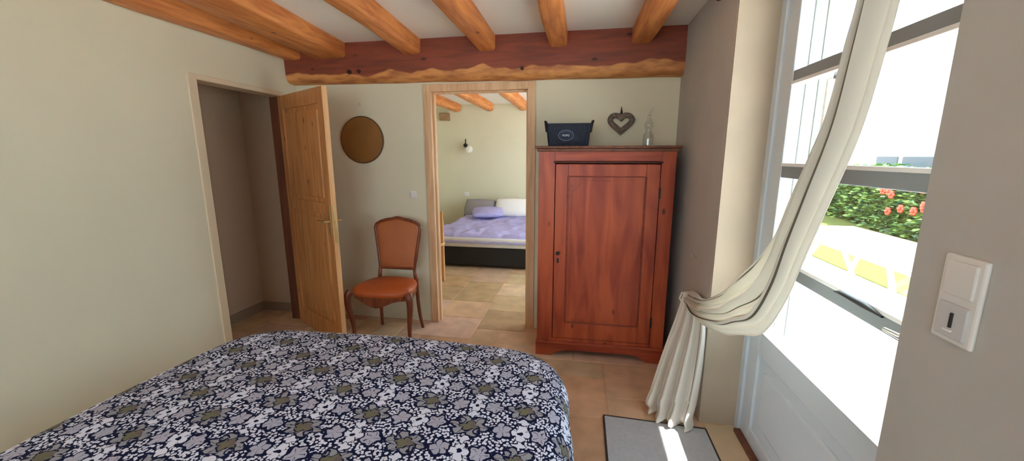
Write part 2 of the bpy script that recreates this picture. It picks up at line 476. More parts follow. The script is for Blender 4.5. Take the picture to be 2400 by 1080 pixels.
YB = -1.9   # wall behind the camera
T = .42     # masonry thickness on the right
def walls():
    m = MB()   # left partition with the closet doorway y 2.22..3.0, z to 1.91
    m.box(XL-.12, XL, YB, 2.22, 0, ZC); m.box(XL-.12, XL, 3.0, D, 0, ZC); m.box(XL-.12, XL, 2.22, 3.0, 1.93, ZC)
    S(m.build('wall_left', plaster))
    m = MB()   # partition to the other bedroom, doorway x -1.22..-.40
    m.box(-3.1, -1.22, D, D+.1, 0, ZC); m.box(-.40, XR, D, D+.1, 0, ZC); m.box(-1.22, -.40, D, D+.1, 1.97, ZC)
    S(m.build('wall_far', plaster))
    # outside masonry wall on the right: openings door y .90..2.10, added fill window behind camera, far-room window
    m = MB(); xo = XR+T
    def seg(y0, y1, z0, z1): m.box(XR, xo, y0, y1, z0, z1)
    seg(2.112, 3.9, 0, ZC); seg(3.9, 6.2, 0, .3); seg(3.9, 6.2, 2.15, ZC); seg(6.2, 7.1, 0, ZC)
    seg(.92, 2.112, 2.18, ZC); seg(-.5, .92, 0, ZC); seg(-1.4, -.5, 0, .9); seg(-1.4, -.5, 2.0, ZC); seg(YB-.2, -1.4, 0, ZC)
    S(m.build('wall_right', plaster_right))
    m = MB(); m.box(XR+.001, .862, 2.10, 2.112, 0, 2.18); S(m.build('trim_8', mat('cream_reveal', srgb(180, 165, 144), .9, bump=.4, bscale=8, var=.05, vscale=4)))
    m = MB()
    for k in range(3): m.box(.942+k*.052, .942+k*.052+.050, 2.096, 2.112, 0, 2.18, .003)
    S(m.build('trim_9', mat('shade_grey_boards', srgb(128, 132, 126), .8, var=.12, vscale=5, stretch=(9, 9, 1))))  # boards greyed so their colour carries the eave's shade on the reveal
    m = MB(); wa, wb = -2.0, .1
    m.box(XL-.12, wa, YB-.15, YB, 0, ZC); m.box(wb, XR, YB-.15, YB, 0, ZC); m.box(wa, wb, YB-.15, YB, 0, .85); m.box(wa, wb, YB-.15, YB, 2.1, ZC); S(m.build('wall_behind', plaster))
    w = thing('fill_window_3', loc=((wa+wb)/2, YB-.1, .85), kind='structure')  # unseen window, added to fill the room with light
    q = MB(); q.box(wa, wa+.06, YB-.12, YB-.07, .85, 2.1); q.box(wb-.06, wb, YB-.12, YB-.07, .85, 2.1); q.box(wa+.06, wb-.06, YB-.12, YB-.07, .85, .91); q.box(wa+.06, wb-.06, YB-.12, YB-.07, 2.04, 2.1); q.box((wa+wb)/2-.04, (wa+wb)/2+.04, YB-.12, YB-.07, .91, 2.04)
    q.build('window_frame', door_grey, w)
    q = MB(); q.box(wa+.05, wb-.05, YB-.10, YB-.094, .9, 2.05); q.build('window_glass', glass, w)
    m = MB(); m.box(-3.07, -2.95, 1.2, D, 0, ZC); m.box(-2.95, XL-.12, 1.2, 1.3, 0, ZC); m.box(-2.95, XL-.12, D-.01, D, 0, ZC); S(m.build('wall_closet', plaster_hall))
    m = MB(); m.box(-2.95, -2.938, 1.3, D-.012, 0, .08); m.box(-2.938, XL-.12, D-.022, D-.01, 0, .08); S(m.build('baseboard_closet', mat('grey_base', srgb(150, 132, 112), .6)))
    m = MB(); m.box(-3.1, XR, 6.9, 7.05, 0, ZC); S(m.build('wall_other_room_end', plaster))
    m = MB(); m.box(-3.1, -2.62, D+.1, 6.9, 0, ZC); S(m.build('wall_other_room_left', plaster))
    m = MB(); m.box(-3.1, XR+T, YB-.15, 7.1, ZC, ZC+.12); S(m.build('ceiling', ceil_m))
walls()

# ---- door casing of the doorway to the other bedroom
m = MB()
m.box(-1.262, -1.20, D-.012, D+.112, 0, 1.995, .004); m.box(-.42, -.358, D-.012, D+.112, 0, 1.995, .004)
m.box(-1.20, -.42, D-.012, D+.112, 1.94, 1.995, .003)
m.box(-1.20, -1.185, D+.03, D+.06, 0, 1.94, .002); m.box(-.435, -.42, D+.03, D+.06, 0, 1.94, .002); m.box(-1.185, -.435, D+.03, D+.06, 1.925, 1.94, .002)
for x in (-1.045, -.575): m.lathe([(.004, D-.014), (.004, D-.010)], (x, 0, 1.965), 10, 'Y')
S(m.build('trim_1', pine_trim))
# casing around the closet doorway
m = MB()
m.box(XL-.125, XL+.008, 2.185, 2.245, 0, 1.945, .004); m.box(XL-.125, XL+.008, 2.245, 3.0, 1.91, 1.945, .004)
S(m.build('trim_2', mat('cream_casing', srgb(222, 208, 178), .6)))
m = MB(); m.box(XL-.125, XL+.008, 2.985, 3.03, 0, 1.91, .004)
S(m.build('trim_3', jamb_dark))
# ---- closet door leaf, hinged at the far jamb, standing open into the room
hx, hy = XL+.004, 2.975
fx, fy = -1.725, 2.576
ang = math.atan2(fy-hy, fx-hx); Ln = math.hypot(fx-hx, fy-hy)
dr = thing('door_1', loc=(hx, hy, 0), rz=ang, kind='structure', local=True)
m = MB(); th = .036
m.box(0, .085, -th, 0, .012, 1.905, .003); m.box(Ln-.085, Ln-.004, -th, 0, .012, 1.905, .003)
m.box(.085, Ln-.085, -th, 0, 1.80, 1.905, .003); m.box(.085, Ln-.085, -th, 0, 1.02, 1.10, .003); m.box(.085, Ln-.085, -th, 0, .012, .16, .003)
m.build('door_frame', pine_door, dr)
m = MB(); m.box(Ln-.004, Ln+.001, -th, 0, .012, 1.905)
tag(m.build('door_edge', pine_edge, dr), 'pale bare edge of the door')
for z0, z1 in ((.15, 1.03), (1.09, 1.81)):
    m = MB(); m.box(.08, Ln-.08, -th+.012, -.012, z0, z1, .003); m.box(.11, Ln-.11, -th+.005, -.005, z0+.04, z1-.04, .01, 1)
    m.build('door_panel', pine_door, dr)
m = MB(); m.box(Ln-.055, Ln-.02, -th-.006, -th, .87, 1.09, .003)
hd = m.build('handle_plate', brass, dr)
m = MB(); m.tube([(Ln-.038, -th-.004, .975), (Ln-.038, -th-.045, .975)], .008, 10).tube([(Ln-.034, -th-.045, .975), (Ln-.09, -th-.048, .978), (Ln-.15, -th-.042, .974)], [.008, .009, .006], 10)
q = m.build('lever', brass, hd, smooth=True, origin=(0, 0, 0))
m = MB(); m.box(Ln, Ln+.004, -th+.008, -.008, .82, 1.08, .001); m.box(Ln+.002, Ln+.012, -th+.012, -.016, .955, .985, .002)
m.build('latch_plate', brass, dr)
m = MB(); m.box(Ln-.055, Ln-.02, 0, .006, .87, 1.09, .003); m.tube([(Ln-.038, .004, .975), (Ln-.038, .045, .975)], .008, 10).tube([(Ln-.034, .045, .975), (Ln-.15, .042, .974)], [.008, .006], 10)
m.build('door_handle', brass, dr)
for z in (.25, 1.0, 1.65):
    m = MB(); m.tube([(-.004, -.004, z-.04), (-.004, -.004, z+.04)], .006, 10); m.build('hinge', iron, dr)

# ================================================================== TIMBERS
def timber(name, a, b, w0, w1, h, mtl, wob=.012, n=26, bev=.02, zt=None, skew=0):
    """roughly hewn timber from a to b (bottom centre line); top stays flat at zt"""
    a, b = Vector(a), Vector(b); L = (b-a).length; t = (b-a).normalized(); s = Vector((-t.y, t.x, 0)) if abs(t.y) < .99 or 1 else Vector((1, 0, 0))
    mb = MB(); rings = []; sd = random.uniform(0, 100)
    for i in range(n+1):
        f = i/n; p = a.lerp(b, f); w = (w0+(w1-w0)*f)/2
        def nz(k): return noise.noise(Vector((sd+f*L*1.6, k*7.3, 0)))*wob
        wl, wr = w+nz(1), w+nz(2); zb = nz(3)
        bl, br = bev*(1+nz(4)*20), bev*(1+nz(5)*20)
        z0 = p.z+zb; z1 = zt if zt else p.z+h
        prof = [(-wl, z1), (-wl, z0+bl), (-wl+bl*.3, z0+bl*.35), (-wl+bl, z0), (0, z0-.002), (wr-br, z0), (wr-br*.3, z0+br*.35), (wr, z0+br), (wr, z1)]
        rings.append([mb.bm.verts.new(Vector((p.x, p.y, 0))+s*x+Vector((0, 0, z))) for x, z in prof])
    for A, B in zip(rings, rings[1:]):
        for k in range(len(A)):
            mb.bm.faces.new((A[k], A[(k+1) % len(A)], B[(k+1) % len(A)], B[k]))
    mb.bm.faces.new(rings[0][::-1]); mb.bm.faces.new(rings[-1])
    return mb.build(name, mtl, smooth=True)
JZ = 2.20
jl = [(-2.32, -2.32, .15, .15, 'oak ceiling joist running tight against the left wall'),
      (-1.78, -2.00, .26, .28, 'broad oak ceiling joist, second from the left wall, thickest of all'),
      (-1.16, -1.30, .14, .14, 'oak ceiling joist above the open closet door side, third from the left wall'),
      (-.68, -.72, .135, .13, 'oak ceiling joist with a chamfered end, pointing down at the doorway to the other bedroom'),
      (-.165, -.19, .125, .13, 'oak ceiling joist above the left part of the red wardrobe, fifth from the left wall'),
      (.395, .39, .13, .13, 'shaded oak ceiling joist nearest the window wall, above the right side of the wardrobe')]
for x0, x1, w0, w1, lab in jl:
    # x given at y=2.0 and y=3.05; extended straight to the wall behind the camera
    sl = (x1-x0)/1.05
    ya, yb_ = -1.88, 3.06
    o = timber('ceiling_joist', (x0+(sl*-1.2 if x0 in (-1.78, -1.16) else 0), ya, JZ), (x1, yb_, JZ), w0, w1, .11, joist_m, zt=ZC-.001, n=40)
    tag(o, lab, 'ceiling beam', 'oak joists over the near bedroom')
def main_beam():
    mb = MB(); n = 60; rings = []
    x0, x1 = XL+.002, XR+.02
    for i in range(n+1):
        f = i/n; x = x0+(x1-x0)*f
        c = .035+.03*(noise.noise(Vector((x*2.6, 3, 0)))+.4)
        yf = 3.05+.008*noise.noise(Vector((x*2, 9, 0)))
        zb = 2.035-.03*f+.006*noise.noise(Vector((x*3, 5, 1)))-.01
        prof = [(yf, ZC+.004), (yf-.006, 2.2), (yf, zb+c), (yf+.012, zb+c*.35), (yf+c*.8, zb), (D+.005, zb-.004), (D+.005, ZC+.004)]
        rings.append([mb.bm.verts.new((x, y, z)) for y, z in prof])
    for A, B in zip(rings, rings[1:]):
        for k in range(len(A)): mb.bm.faces.new((A[k], A[(k+1) % len(A)], B[(k+1) % len(A)], B[k]))
    mb.bm.faces.new(rings[0][::-1]); mb.bm.faces.new(rings[-1])
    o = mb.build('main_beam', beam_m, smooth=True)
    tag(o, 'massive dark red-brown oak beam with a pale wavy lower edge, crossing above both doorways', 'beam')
    for (x, z, r) in ((-1.83, 2.09, .016), (-1.75, 2.095, .013), (-.45, 2.07, .012)):
        k = MB(); k.lathe([(r, 3.034), (r*1.1, 3.044), (r*1.1, 3.06)], (x, 0, z), 14, 'Y'); kk = k.build('knot', dark_line, o)
    return o
main_beam()
# joists of the other bedroom
for x, lab in ((-2.16, 'pale oak joist on the left in the far bedroom, seen through the doorway'), (-1.58, 'pale oak joist second from the left in the far bedroom, seen through the doorway'), (-1.0, 'pale oak joist third from the left in the far bedroom, seen through the doorway'),
               (-.45, 'pale oak joist at the right in the far bedroom, a sliver in the doorway')):
    o = timber('bedroom_joist', (x+.03, D+.1, 2.19), (x, 6.88, 2.19), .16, .16, .12, joist_m, zt=ZC-.001, bev=.045)
    tag(o, lab, 'ceiling beam', 'oak joists over the far bedroom')
m = MB(); m.box(-2.46, -2.29, 6.80, 6.9, 2.04, 2.17, .01)
tag(m.build('beam_end', wood('beam_end_wood', srgb(176, 140, 100), srgb(130, 100, 74), grain=(2, 2, 10), scale=6)), 'small square timber end on the far bedroom wall below the joist', 'beam end')

# ================================================================== GLAZED DOOR (right)
XD = .87
gd = thing('door_2', loc=(XD, 2.1, 0), kind='structure')
def part(fn, name, m, parent, **k):
    q = MB(); fn(q); return q.build(name, m, parent, **k)
def fr(q):
    q.box(XD-.01, XD+.07, 2.055, 2.115, 0, 2.2, .004); q.box(XD-.01, XD+.07, .90, .96, 0, 2.2, .004); q.box(XD-.01, XD+.07, .96, 2.055, 2.13, 2.2, .004)
part(fr, 'outer_frame', door_grey, gd)
part(lambda q: q.box(XD, XD+.05, 1.95, 2.053, .02, 2.125, .005), 'hinge_stile', door_grey, gd)
part(lambda q: q.box(XD, XD+.05, .962, 1.10, .02, 2.125, .005), 'lock_stile', door_grey, gd)
part(lambda q: q.box(XD, XD+.05, 1.10, 1.95, 2.08, 2.125, .004), 'top_rail', door_grey, gd)
def lr(q):
    q.box(XD, XD+.05, 1.10, 1.95, .50, .625, .004); q.box(XD, XD+.05, 1.10, 1.95, .02, .10, .004)
part(lr, 'lower_rail', door_grey, gd)
def bd(q):
    for z in (.625,):
        q.prism([(XD-.012, z), (XD-.004, z+.012), (XD+.02, z+.022), (XD+.02, z)], 1.10, 1.95, 'XZ')
part(bd, 'glazing_bead', bead_white, gd)
for z in (.965, 1.372, 1.77):
    h = .024 if z > 1.7 else .027
    mu = part(lambda q: q.box(XD+.002, XD+.05, 1.10, 1.95, z-h, z+h, .004), 'glazing_bar', bar_grey, gd)
    part(lambda q: q.box(XD-.004, XD+.006, 1.10, 1.95, z+h-.004, z+h+.010, .002) if z != 1.77 else q.box(XD-.004, XD+.006, 1.10, 1.95, z-h-.010, z-h+.004, .002), 'bar_bead', bead_white, mu)
zs = [.625, .938, .992, 1.345, 1.399, 1.746, 1.794, 2.08]
for a, b in zip(zs[::2], zs[1::2]):
    part(lambda q: q.box(XD+.022, XD+.028, 1.10, 1.95, a, b), 'pane', glass, gd)
def pn(q):
    q.box(XD+.012, XD+.04, 1.09, 1.96, .09, .51); 
    q.box(XD+.004, XD+.02, 1.16, 1.89, .16, .44, .012, 1)
part(pn, 'lower_panel', door_grey, gd)
m = MB(); m.box(XD-.008, XD, 1.035, 1.075, .86, 1.08, .003)
pl = m.build('handle_plate', steel, gd)
m = MB(); m.tube([(XD-.004, 1.055, 1.0), (XD-.05, 1.055, 1.0)], .008, 10).tube([(XD-.05, 1.055, 1.0), (XD-.054, 1.10, .985), (XD-.05, 1.16, .98)], [.009, .008, .006], 10)
m.build('handle', steel, pl, smooth=True, origin=(0, 0, 0) if False else None)
m = MB(); m.tube([(XD-.004, 1.46, .985), (XD-.02, 1.40, 1.0), (XD-.02, 1.30, .998), (XD-.004, 1.24, .985)], [.006, .014, .014, .006], 12, squash=.6)
tag(m.build('bar_handle', dark_pl, gd, smooth=True), 'small black pull handle on the glazing bar')
# stone sill at the foot of the door
m = MB(); m.box(.70, XD-.012, .93, 2.09, -.01, .004, .004)
S(m.build('threshold', stone_m))
o = bpy.data.objects['threshold']; o.name = 'trim_5'
m = MB(); m.box(XD-.03, XD+.1, .96, 2.055, .0, .02, .004); S(m.build('trim_6', jamb_dark))

# unseen windows: fill light behind the camera, daylight in the far bedroom
def window(nm, y0, y1, z0, z1):
    w = thing(nm, loc=(XR+.25, (y0+y1)/2, z0), kind='structure')
    q = MB(); x0, x1 = XR+.22, XR+.27
    q.box(x0, x1, y0, y0+.06, z0, z1); q.box(x0, x1, y1-.06, y1, z0, z1); q.box(x0, x1, y0+.06, y1-.06, z0, z0+.06); q.box(x0, x1, y0+.06, y1-.06, z1-.06, z1); q.box(x0, x1, (y0+y1)/2-.04, (y0+y1)/2+.04, z0+.06, z1-.06)
    q.build('window_frame', door_grey, w)
    q = MB(); q.box(x0+.02, x0+.026, y0+.05, y1-.05, z0+.05, z1-.05); q.build('window_glass', glass, w)
window('window_1', 3.9, 6.2, .3, 2.15)  # unseen, widened to brighten the far bedroom
window('fill_window_2', -1.4, -.5, .9, 2.0)  # unseen, added behind the camera as fill light

# ================================================================== WARDROBE
wx0, wx1, wy0, wy1, wh = -.285, .60, 2.72, 3.13, 1.50
wd = thing('wardrobe', 'red-brown stained pine wardrobe with one panelled door, in the corner right of the doorway', 'wardrobe', ((wx0+wx1)/2, (wy0+wy1)/2, 0))
def body(q):
    q.box(wx0, wx0+.02, wy0+.02, wy1, .10, wh-.03); q.box(wx1-.02, wx1, wy0+.02, wy1, .10, wh-.03)
    q.box(wx0, wx1, wy1-.012, wy1, .10, wh-.03); q.box(wx0, wx1, wy0+.02, wy1, .10, .125); q.box(wx0, wx1, wy0+.02, wy1, wh-.06, wh-.03)
part(body, 'body', ward_m, wd)
def ff(q):
    q.box(wx0, wx0+.11, wy0, wy0+.022, .10, wh-.03, .003); q.box(wx1-.09, wx1, wy0, wy0+.022, .10, wh-.03, .003)
    q.box(wx0+.11, wx1-.09, wy0, wy0+.022, .10, .135, .002)
part(ff, 'front_frame', ward_m, wd)
part(lambda q: q.box(wx0+.11, wx1-.09, wy0+.001, wy0+.022, 1.405, wh-.03, .002), 'frieze', ward_h, wd)
def corn(q):
    q.box(wx0-.025, wx1+.025, wy0-.03, wy1+.005, wh-.012, wh+.004, .004); q.box(wx0-.012, wx1+.012, wy0-.015, wy1, wh-.032, wh-.012, .005)
part(corn, 'cornice', jamb_dark, wd)
part(lambda q: q.box(wx0+.10, wx1-.08, wy0-.008, wy0+.01, 1.392, 1.403, .003), 'frieze_moulding', dark_line, wd)
# base: apron with bracket feet
def apron(q):
    L = wx1-wx0; pts = [(wx0-.006, 0), (wx0+.11, 0), (wx0+.125, .012), (wx0+.15, .03), (wx0+.19, .045), (wx0+.24, .05)]
    pts += [(wx1-.24, .05), (wx1-.19, .045), (wx1-.15, .03), (wx1-.125, .012), (wx1-.11, 0), (wx1+.006, 0), (wx1+.006, .10), (wx0-.006, .10)]
    q.prism(pts, wy0-.012, wy0+.012, 'XZ')
    q.box(wx0-.006, wx1+.006, wy0-.016, wy0+.012, .095, .112, .004)
part(apron, 'apron', ward_h, wd)
def sfeet(q):
    for x in (sfx,):
        q.prism([(wy0+.012, 0), (wy0+.10, 0), (wy0+.16, .05), (wy1-.16, .05), (wy1-.10, 0), (wy1, 0), (wy1, .10), (wy0+.012, .10)], x, x+.018, 'YZ')
for sfx in (wx0-.006, wx1-.012): part(sfeet, 'side_base', ward_m, wd)
dx0, dx1, dz0, dz1 = wx0+.115, wx1-.095, .14, 1.385
def dfr(q):
    y0, y1 = wy0-.006, wy0+.016
    q.box(dx0, dx0+.085, y0, y1, dz0, dz1, .003); q.box(dx1-.085, dx1, y0, y1, dz0, dz1, .003)
    q.box(dx0+.085, dx1-.085, y0, y1, dz0, dz0+.12, .003); q.box(dx0+.085, dx1-.085, y0, y1, dz1-.08, dz1, .003)
dw = part(dfr, 'door', ward_m, wd)
def dpn(q):
    a0, a1, b0, b1 = dx0+.085, dx1-.085, dz0+.12, dz1-.08
    q.box(a0-.005, a1+.005, wy0+.003, wy0+.012, b0-.005, b1+.005)
    # raised field with shaped upper corners
    pts = [(a0+.03, b0+.03), (a1-.03, b0+.03), (a1-.03, b1-.10)]
    for k in range(7): 
        t = k/6*PI/2; pts.append((a1-.03-.05*math.sin(t), b1-.10+.07*(1-math.cos(t))))
    for k in range(7):
        t = (1-k/6)*PI/2; pts.append((a0+.03+.05*math.sin(t), b1-.10+.07*(1-math.cos(t))))
    pts.append((a0+.03, b1-.10))
    q.prism(pts, wy0-.004, wy0+.006, 'XZ')
pnl = part(dpn, 'door_panel', ward_m, dw)
def mould(q):
    a0, a1, b0, b1 = dx0+.085, dx1-.085, dz0+.12, dz1-.08
    for (p, r) in (((a0, b0), (a1, b0)), ((a0, b1), (a1, b1))): q.tube([(p[0], wy0-.003, p[1]), (r[0], wy0-.003, r[1])], .005, 8)
    for x in (a0, a1): q.tube([(x, wy0-.004, b0), (x, wy0-.004, b1)], .006, 8)
part(mould, 'panel_moulding', wood('wardrobe_groove', srgb(140, 62, 42), srgb(112, 46, 32), knots=False), dw, smooth=True)
part(lambda q: q.lathe([(.004, wy0-.006), (.006, wy0-.015), (.013, wy0-.022), (.014, wy0-.030), (.006, wy0-.037)], (dx0+.028, 0, .775), 16, 'Y'), 'knob', iron, dw, smooth=True)
part(lambda q: q.box(dx0+.02, dx0+.034, wy0-.009, wy0-.005, .70, .735, .003), 'keyhole_plate', iron, dw)
for z in (.3, 1.2):
    part(lambda q: q.tube([(dx1+.003, wy0-.008, z-.035), (dx1+.003, wy0-.008, z+.035)], .006, 8), 'hinge', iron, wd)

# ---- navy basket on the wardrobe
bx0, bx1, by0, by1, bz = -.235, .045, 2.80, 3.0, wh+.004
bk = thing('storage_basket', 'navy canvas basket with an oval printed badge and two dark handles, on the wardrobe top', 'basket', ((bx0+bx1)/2, 2.9, bz))
def bas(q):
    h = .152; fl = .012
    def ring(z, g, r=.02):
        pts = []
        for cx, cy, a0 in ((bx1+g-r, by1+g-r, 0), (bx0-g+r, by1+g-r, 90), (bx0-g+r, by0-g+r, 180), (bx1+g-r, by0-g+r, 270)):
            for k in range(4):
                a = math.radians(a0+k*30); pts.append((cx+r*math.cos(a), cy+r*math.sin(a), z))
        return [q.bm.verts.new(p) for p in pts]
    rs = [ring(bz, -.004), ring(bz+h*.3, .002), ring(bz+h*.7, .008), ring(bz+h, fl), ring(bz+h, fl-.006, .016), ring(bz+.01, -.012)]
    n = len(rs[0])
    for A, B in zip(rs, rs[1:]):
        for k in range(n): q.bm.faces.new((A[k], A[(k+1) % n], B[(k+1) % n], B[k]))
    q.bm.faces.new(rs[0][::-1]); q.bm.faces.new(rs[-1])
part(bas, 'fabric_body', navy_m, bk, smooth=True)
for sx_, x in ((-1, bx0-.012), (1, bx1+.012)):
    part(lambda q: q.tube([(x-.002*sx_, 2.84, bz+.10), (x+.004*sx_, 2.845, bz+.14), (x+.010*sx_, 2.87, bz+.168), (x+.014*sx_, 2.90, bz+.172), (x+.010*sx_, 2.93, bz+.168), (x+.004*sx_, 2.955, bz+.14), (x-.002*sx_, 2.96, bz+.10)], .009, 10), 'basket_handle', strap_m, bk, smooth=True)
bc = ((bx0+bx1)/2-.015, by0-.0075, bz+.072)
def ov(q, a, b, w, y):
    N = 32; P = []
    for k in range(N):
        t = 2*PI*k/N; P.append([q.bm.verts.new((bc[0]+(a+e)*math.cos(t), y, bc[2]+(b+e)*math.sin(t))) for e in (0, w)])
    for k in range(N): q.bm.faces.new((P[k][0], P[k][1], P[(k+1) % N][1], P[(k+1) % N][0]))
def badge(q): ov(q, .048, .032, .005, bc[1]); ov(q, .038, .023, .002, bc[1])
bad = part(badge, 'oval_badge', badge_ring, bk)
sol = bad.modifiers.new('s', 'SOLIDIFY'); sol.thickness = .001
def lett(q):
    # three small blocky letters of an unreadable printed word
    x = bc[0]-.025; y0, y1 = bc[1]-.001, bc[1]+.001; z0, z1 = bc[2]-.007, bc[2]+.007
    for k in range(4):
        a = x+k*.0128
        q.box(a, a+.0025, y0, y1, z0, z1); q.box(a+.008, a+.0105, y0, y1, z0, z1)
        if k % 2 == 0: q.box(a+.0025, a+.008, y0, y1, z1-.003, z1); q.box(a+.0025, a+.008, y0, y1, bc[2]-.0015, bc[2]+.0015)
        else: q.box(a+.0025, a+.008, y0, y1, z0, z0+.003); q.box(a+.0025, a+.008, y0, y1, z1-.003, z1)
part(lett, 'badge_lettering', badge_white, bk)

# ---- wicker heart on the wall
ht = thing('heart_wreath', 'grey-brown wicker heart hanging on the wall above the wardrobe', 'wall decoration', (.278, D-.02, 1.575))
def heart_pts(cx, cz, s, n=72):
    P = []
    for k in range(n):
        t = 2*PI*k/n
        x = 16*math.sin(t)**3; z = 11.5*math.cos(t)-4.2*math.cos(2*t)-1.6*math.cos(3*t)-.6*math.cos(4*t)
        P.append((cx+x*s, D-.026, cz+z*s))
    return P
def hbody(q):
    base = heart_pts(.278, 1.683, .0049)
    N = len(base)
    for st in range(7):
        pts = []
        ph = 2*PI*st/7
        for i in range(N+1):
            p = Vector(base[i % N]); a = Vector(base[(i+1) % N])-Vector(base[(i-1) % N]); a.normalize()
            nrm = Vector((a.z, 0, -a.x)); tw = ph+i/N*2*PI*9
            pts.append(p+nrm*math.cos(tw)*.013+Vector((0, 1, 0))*math.sin(tw)*.012)
        q.tube(pts, .0085, 6, cap=False)
part(hbody, 'wicker_ring', wicker, ht, smooth='all')
part(lambda q: q.tube([(.270, D-.03, 1.725), (.276, D-.028, 1.76), (.278, D-.012, 1.79), (.282, D-.024, 1.76), (.284, D-.03, 1.725)], .004, 8), 'hanging_loop', strap_m, ht)
m = MB(); m.tube([(.278, D, 1.79), (.278, D-.02, 1.793)], .003, 8); m.build('nail', iron, ht)

# ---- clear glass bottle with stopper on the wardrobe
bt = thing('glass_bottle', 'clear glass bottle with a thin stopper on the right end of the wardrobe top', 'bottle', (.455, 2.98, wh+.004))
z = wh+.004
part(lambda q: q.lathe([(.03, z), (.036, z+.005), (.038, z+.05), (.036, z+.075), (.022, z+.10), (.02, z+.115), (.03, z+.135), (.032, z+.15), (.02, z+.175), (.011, z+.19), (.010, z+.21), (.013, z+.215)], (.455, 2.98, 0), 24), 'glass_body', clear, bt, smooth=True)
part(lambda q: q.tube([(.455, 2.98, z+.21), (.462, 2.98, z+.235), (.478, 2.98, z+.262)], [.008, .008, .004], 10), 'stopper', clear, bt, smooth=True)

# ---- round disc on the wall
dc = thing('wall_disc', 'round plain brown disc hanging on the wall above the chair', 'wall decoration', (-1.815, D-.015, 1.57-.19))
part(lambda q: q.lathe([(.185, D-.001), (.187, D-.010), (.184, D-.016), (.10, D-.017), (.001, D-.0175)], (-1.815, 0, 1.57), 64, 'Y'), 'disc', disc_m, dc, smooth=True)
def rim(q):
    pts = [(-1.815+.188*math.cos(2*PI*k/64), D-.010, 1.57+.188*math.sin(2*PI*k/64)) for k in range(65)]
    q.tube(pts, .006, 8, cap=False)
part(rim, 'rim', disc_rim, dc, smooth='all')
m = MB(); m.tube([(-1.815, D, 1.855), (-1.815, D-.016, 1.858)], .0035, 8).sphere((-1.815, D-.017, 1.858), .006)
tag(m.build('wall_nail', steel, smooth=True), 'small nail in the wall above the brown disc', 'nail')

# ---- small light switch by the doorway
def switch(name, lab, c, w, h, gap):
    s = thing(name, lab, 'light switch', c)
    return s
sw = thing('light_switch', 'small pale light switch on the wall between brown disc and doorway', 'light switch', (-1.385, D-.005, 1.09))
part(lambda q: q.box(-1.415, -1.355, D-.009, D, 1.09, 1.15, .004), 'plate', white_pl, sw)
part(lambda q: q.box(-1.405, -1.365, D-.013, D-.008, 1.10, 1.14, .003), 'rocker', white_pl, sw)

# ---- double plate on the near right wall (switch over socket with a pull slot)
ds = thing('switch_plate', 'white double switch plate, tall, on the rough wall at the right edge', 'light switch', (XR-.005, .80, 1.105))
part(lambda q: q.box(XR-.009, XR, .762, .842, 1.105, 1.265, .004), 'plate', white_pl, ds)
part(lambda q: q.box(XR-.013, XR-.008, .772, .832, 1.192, 1.255, .003), 'rocker', white_pl, ds)
part(lambda q: q.box(XR-.013, XR-.008, .772, .832, 1.115, 1.178, .003), 'lower_rocker', grey_pl, ds)
part(lambda q: q.box(XR-.016, XR-.012, .797, .802, 1.134, 1.162, .001), 'indicator_slot', dark_pl, ds)
part(lambda q: q.box(XR-.016, XR-.012, .795, .812, 1.126, 1.130, .001), 'slot_mark', white_paint, ds)

# ================================================================== CHAIR
ch = thing('dining_chair', 'cabriole-leg wooden chair with padded tan seat and back, against the far wall', 'chair', (-1.47, 2.80, 0))
CX = -1.475
def bez(P, n=14):
    out = []
    P = [Vector(p) for p in P]
    for i in range(n+1):
        t = i/n; Q = P[:]
        while len(Q) > 1: Q = [a.lerp(b, t) for a, b in zip(Q, Q[1:])]
        out.append(Q[0])
    return out
# front cabriole legs
for sx_ in (-1, 1):
    tx = CX+sx_*.235; ty = 2.64
    P = bez([(tx, ty, .42), (tx+sx_*.03, ty-.035, .40), (tx+sx_*.035, ty-.03, .28), (tx-sx_*.03, ty+.03, .16), (tx-sx_*.02, ty+.02, .06), (tx+sx_*.012, ty-.012, .02), (tx+sx_*.02, ty-.02, .0)], 20)
    R_ = [.030-.018*min(1, i/15)+(.004*(i-15) if i > 16 else 0)*.6 for i in range(21)]
    part(lambda q: q.tube(P, R_, 12), 'leg', chair_wood, ch, smooth=True)
for sx_ in (-1, 1):
    tx = CX+sx_*.165; ty = 2.965
    P = bez([(tx, ty, .44), (tx, ty, .30), (tx+sx_*.005, ty, .14), (tx+sx_*.02, ty+.04, .0)], 12)
    part(lambda q: q.tube(P, [.017-.004*i/12 for i in range(13)], 10), 'leg', chair_wood, ch, smooth=True)
def seat_outline(o=0, n=40):
    P = []
    for k in range(n):
        a = 2*PI*k/n
        c, s_ = math.cos(a), math.sin(a)
        r = 1/((abs(c)**3.2+abs(s_)**3.2)**(1/3.2))
        x, y = c*r, s_*r
        w = .255 if y < 0 else .255-.075*y
        w = .22-.035*y
        P.append((CX+x*(w+o)*1.0, 2.79+y*(.185+o)-(.025*(1-x*x) if y < -.5 else 0)))
    return P
def rail(q):
    out = seat_outline(0); inn = seat_outline(-.03)
    def zb(x): t = abs(x-CX)/.25; return .345-.022*math.cos(t*PI*1.6)+.02*t*t   # serpentine lower edge
    n = len(out)
    A = [q.bm.verts.new((x, y, .42)) for x, y in out]; B = [q.bm.verts.new((x, y, zb(x) if y < 2.95 else .37)) for x, y in out]
    A2 = [q.bm.verts.new((x, y, .42)) for x, y in inn]; B2 = [q.bm.verts.new((x, y, zb(x) if y < 2.95 else .37)) for x, y in inn]
    for k in range(n):
        j = (k+1) % n
        q.bm.faces.new((A[k], A[j], B[j], B[k])); q.bm.faces.new((A2[j], A2[k], B2[k], B2[j])); q.bm.faces.new((A[j], A[k], A2[k], A2[j])); q.bm.faces.new((B[k], B[j], B2[j], B2[k]))
part(rail, 'seat_frame', chair_wood, ch, smooth=True)
